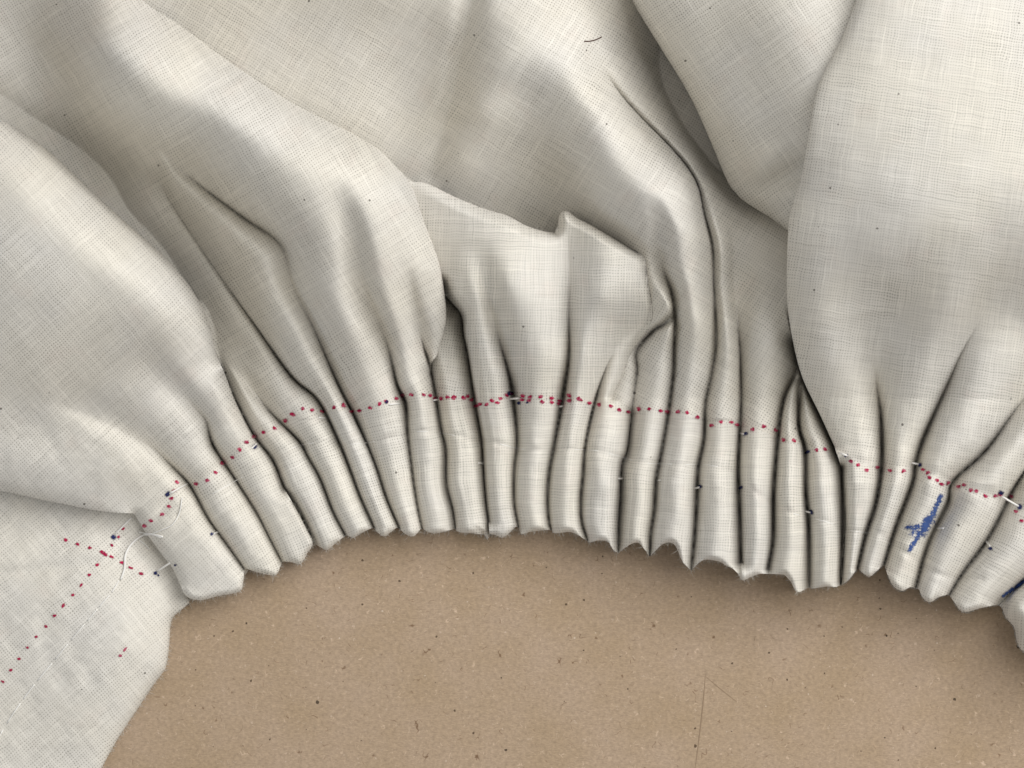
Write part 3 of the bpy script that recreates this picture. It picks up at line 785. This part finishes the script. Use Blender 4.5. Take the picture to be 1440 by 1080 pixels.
st = [(237,695,265,679),(161,752,187,726),(299,751,307,748),(220,804,240,791),(353,631,362,623),(546,569,564,567),(672,651,680,652),(716,561,731,560),(447,587,458,588),(609,563,616,562),(869,673,876,673),(924,676,930,675),(977,687,985,685),(1040,609,1048,611),(1132,719,1141,721),(1176,635,1192,641),(1282,651,1293,653),(1407,697,1434,713),(1386,761,1394,770),(1318,743,1328,743),(786,572,792,571)]
for (x0, y0, x1, y1) in st:
    za = float(sampleZ(x0, y0)); zb = float(sampleZ(x1, y1))
    n = 7; P = []
    zmax = max(float(sampleZ(x0 + (x1 - x0) * f, y0 + (y1 - y0) * f)) - (za + (zb - za) * f) for f in np.linspace(0, 1, 9))
    for k in range(n):
        f = k / (n - 1)
        lift = 1.6 * math.sin(math.pi * f) + max(zmax, 0) * math.sin(math.pi * f) ** .5
        P.append((x0 + (x1 - x0) * f, y0 + (y1 - y0) * f, za + (zb - za) * f + lift + (.6 if 0 < k < n - 1 else -1.5)))
    tube("gathering_stitch", P, 1.35, M_THREAD, cloth)
def lay(pts, lift, sm=6):
    A = catmull(np.array(pts, float), sm)
    z = sampleZ(A[:, 0], A[:, 1])
    for _ in range(2): z = np.maximum(z, np.convolve(np.pad(z, 1, 'edge'), [.25, .5, .25], 'valid'))
    return np.c_[A, z + lift]
o = tube("loose_thread", lay([(170,815),(175,800),(176,783),(180,772),(187,763),(197,755),(207,751),(218,752),(229,755)], 2.2), 1.55, M_THREAD, cloth); o["label"] = "loose white thread tail curling at the knot"
tube("loose_thread", lay([(195,748),(205,750),(214,751),(226,756)], 3.2), 1.1, M_THREAD, cloth)
tube("loose_thread", lay([(256,700),(252,722),(242,738),(225,746),(213,751),(204,753)], 2.2), .9, M_THREAD, cloth)
tube("loose_thread", lay([(196,760),(203,765),(210,772)], 2.2), .8, M_THREAD, cloth)
seam = [(-20,1068),(10,1017),(33,983),(53,957),(78,927),(100,900),(123,873),(140,853),(157,833),(170,812)]
A = catmull(np.array(seam, float), 10)
for a in range(0, len(A) - 8, 10):
    seg = A[a:a + 9]
    z = sampleZ(seg[:, 0], seg[:, 1]); z = z + 1.0 * np.sin(np.linspace(0, math.pi, len(seg))) - .15
    tube("basting_stitch", np.c_[seg, z], 1.0, M_THREAD, cloth)
# faint pressed thread along the pinch row
for a, b in ((293,347),(403,447),(487,533),(580,607),(612,645),(697,743),(803,847),(850,895),(905,950),(958,1015),(1110,1130),(1140,1180),(1190,1230)):
    xs = np.linspace(a + 6, b - 6, 8)
    cr = CRS[np.argsort(CRS[:, 0])]
    ys = np.interp(xs, cr[:, 0], cr[:, 1])
    tube("pinch_row_stitch", np.c_[xs, ys, sampleZ(xs, ys) + .1], .65, M_THREAD, cloth)

# ------------------------------------------------------------------ cotton fuzz along the rims
vsf, fsf = [], []
def add_hair(P, r):
    P = W(np.asarray(P, float))
    b0 = len(vsf)
    for i, p in enumerate(P):
        rr = r * S * (1 - .6 * i / (len(P) - 1))
        for k in range(3):
            an = 2 * math.pi * k / 3
            vsf.append(p + rr * np.array((math.cos(an), math.sin(an), .3 * (k == 1))))
    for i in range(len(P) - 1):
        for k in range(3):
            fsf.append((b0 + i * 3 + k, b0 + i * 3 + (k + 1) % 3, b0 + (i + 1) * 3 + (k + 1) % 3, b0 + (i + 1) * 3 + k))
for s in sheets:
    if s.name == "lining_layer": continue
    for P, R, zr in s.segs:
        if R is None: continue
        L = np.linalg.norm(np.diff(P, axis=0), axis=1)
        dens = .9 if P[:, 1].min() > 700 else .16
        for i in range(len(P) - 1):
            for _ in range(rng.poisson(L[i] * dens)):
                f = rng.random(); x, y = P[i] * (1 - f) + P[i + 1] * f
                tx, ty = (P[i + 1] - P[i]) / (L[i] + 1e-6)
                nx, ny = ty, -tx
                an = rng.normal(0, .7); le = rng.uniform(2.5, 7.5) * (1.7 if rng.random() < .07 else 1)
                dx = nx * math.cos(an) - ny * math.sin(an); dy = nx * math.sin(an) + ny * math.cos(an)
                z0 = float(sampleZ(x - nx * 2, y - ny * 2)) * rng.uniform(.5, 1.0)
                cv_ = rng.normal(0, .35)
                pts = []
                for k in range(4):
                    q = k / 3
                    pts.append((x - nx * 1.5 + le * q * (dx - dy * cv_ * q), y - ny * 1.5 + le * q * (dy + dx * cv_ * q), z0 + rng.normal(0, .8) * q + 2 * q))
                add_hair(pts, .27)
fz = mesh_from("cotton_fuzz", vsf, fsf, M_FUZZ, cloth); fz["kind"] = "stuff"

# ------------------------------------------------------------------ loose hair
hz = lay([(822,58),(828,58),(834,57),(840,55),(846,52)], 1.3)
hair = tube("stray_hair", hz, .8, M_HAIR, None, 6)
hair["label"] = "short dark stray hair lying on the upper centre fold"
hair["category"] = "hair"

# ------------------------------------------------------------------ scratch lines on the cardboard
def scratch(pts, w, lab):
    A = catmull(np.array(pts, float), 5)
    vs_, fs_ = [], []
    for i, p in enumerate(A):
        t_ = A[min(i + 1, len(A) - 1)] - A[max(i - 1, 0)]; t_ /= np.linalg.norm(t_)
        ww = w * (.35 + .65 * math.sin(math.pi * (i + .5) / len(A)))
        for sd in (-1, 1): vs_.append((p[0] - t_[1] * ww * sd, p[1] + t_[0] * ww * sd, .25))
    for i in range(len(A) - 1): fs_.append((2 * i, 2 * i + 1, 2 * i + 3, 2 * i + 2))
    o = mesh_from("scratch", W(vs_), fs_, M_SCR, card); o["label"] = lab
M_SCR = simple_mat("scratch_in_cardboard", (.30, .215, .14, 1), .9)
scratch([(992,948),(989,985),(984,1030),(977,1085)], .8, "long thin scratch in the cardboard")
scratch([(993,952),(1012,968),(1036,987)], .55, "short thin scratch in the cardboard")
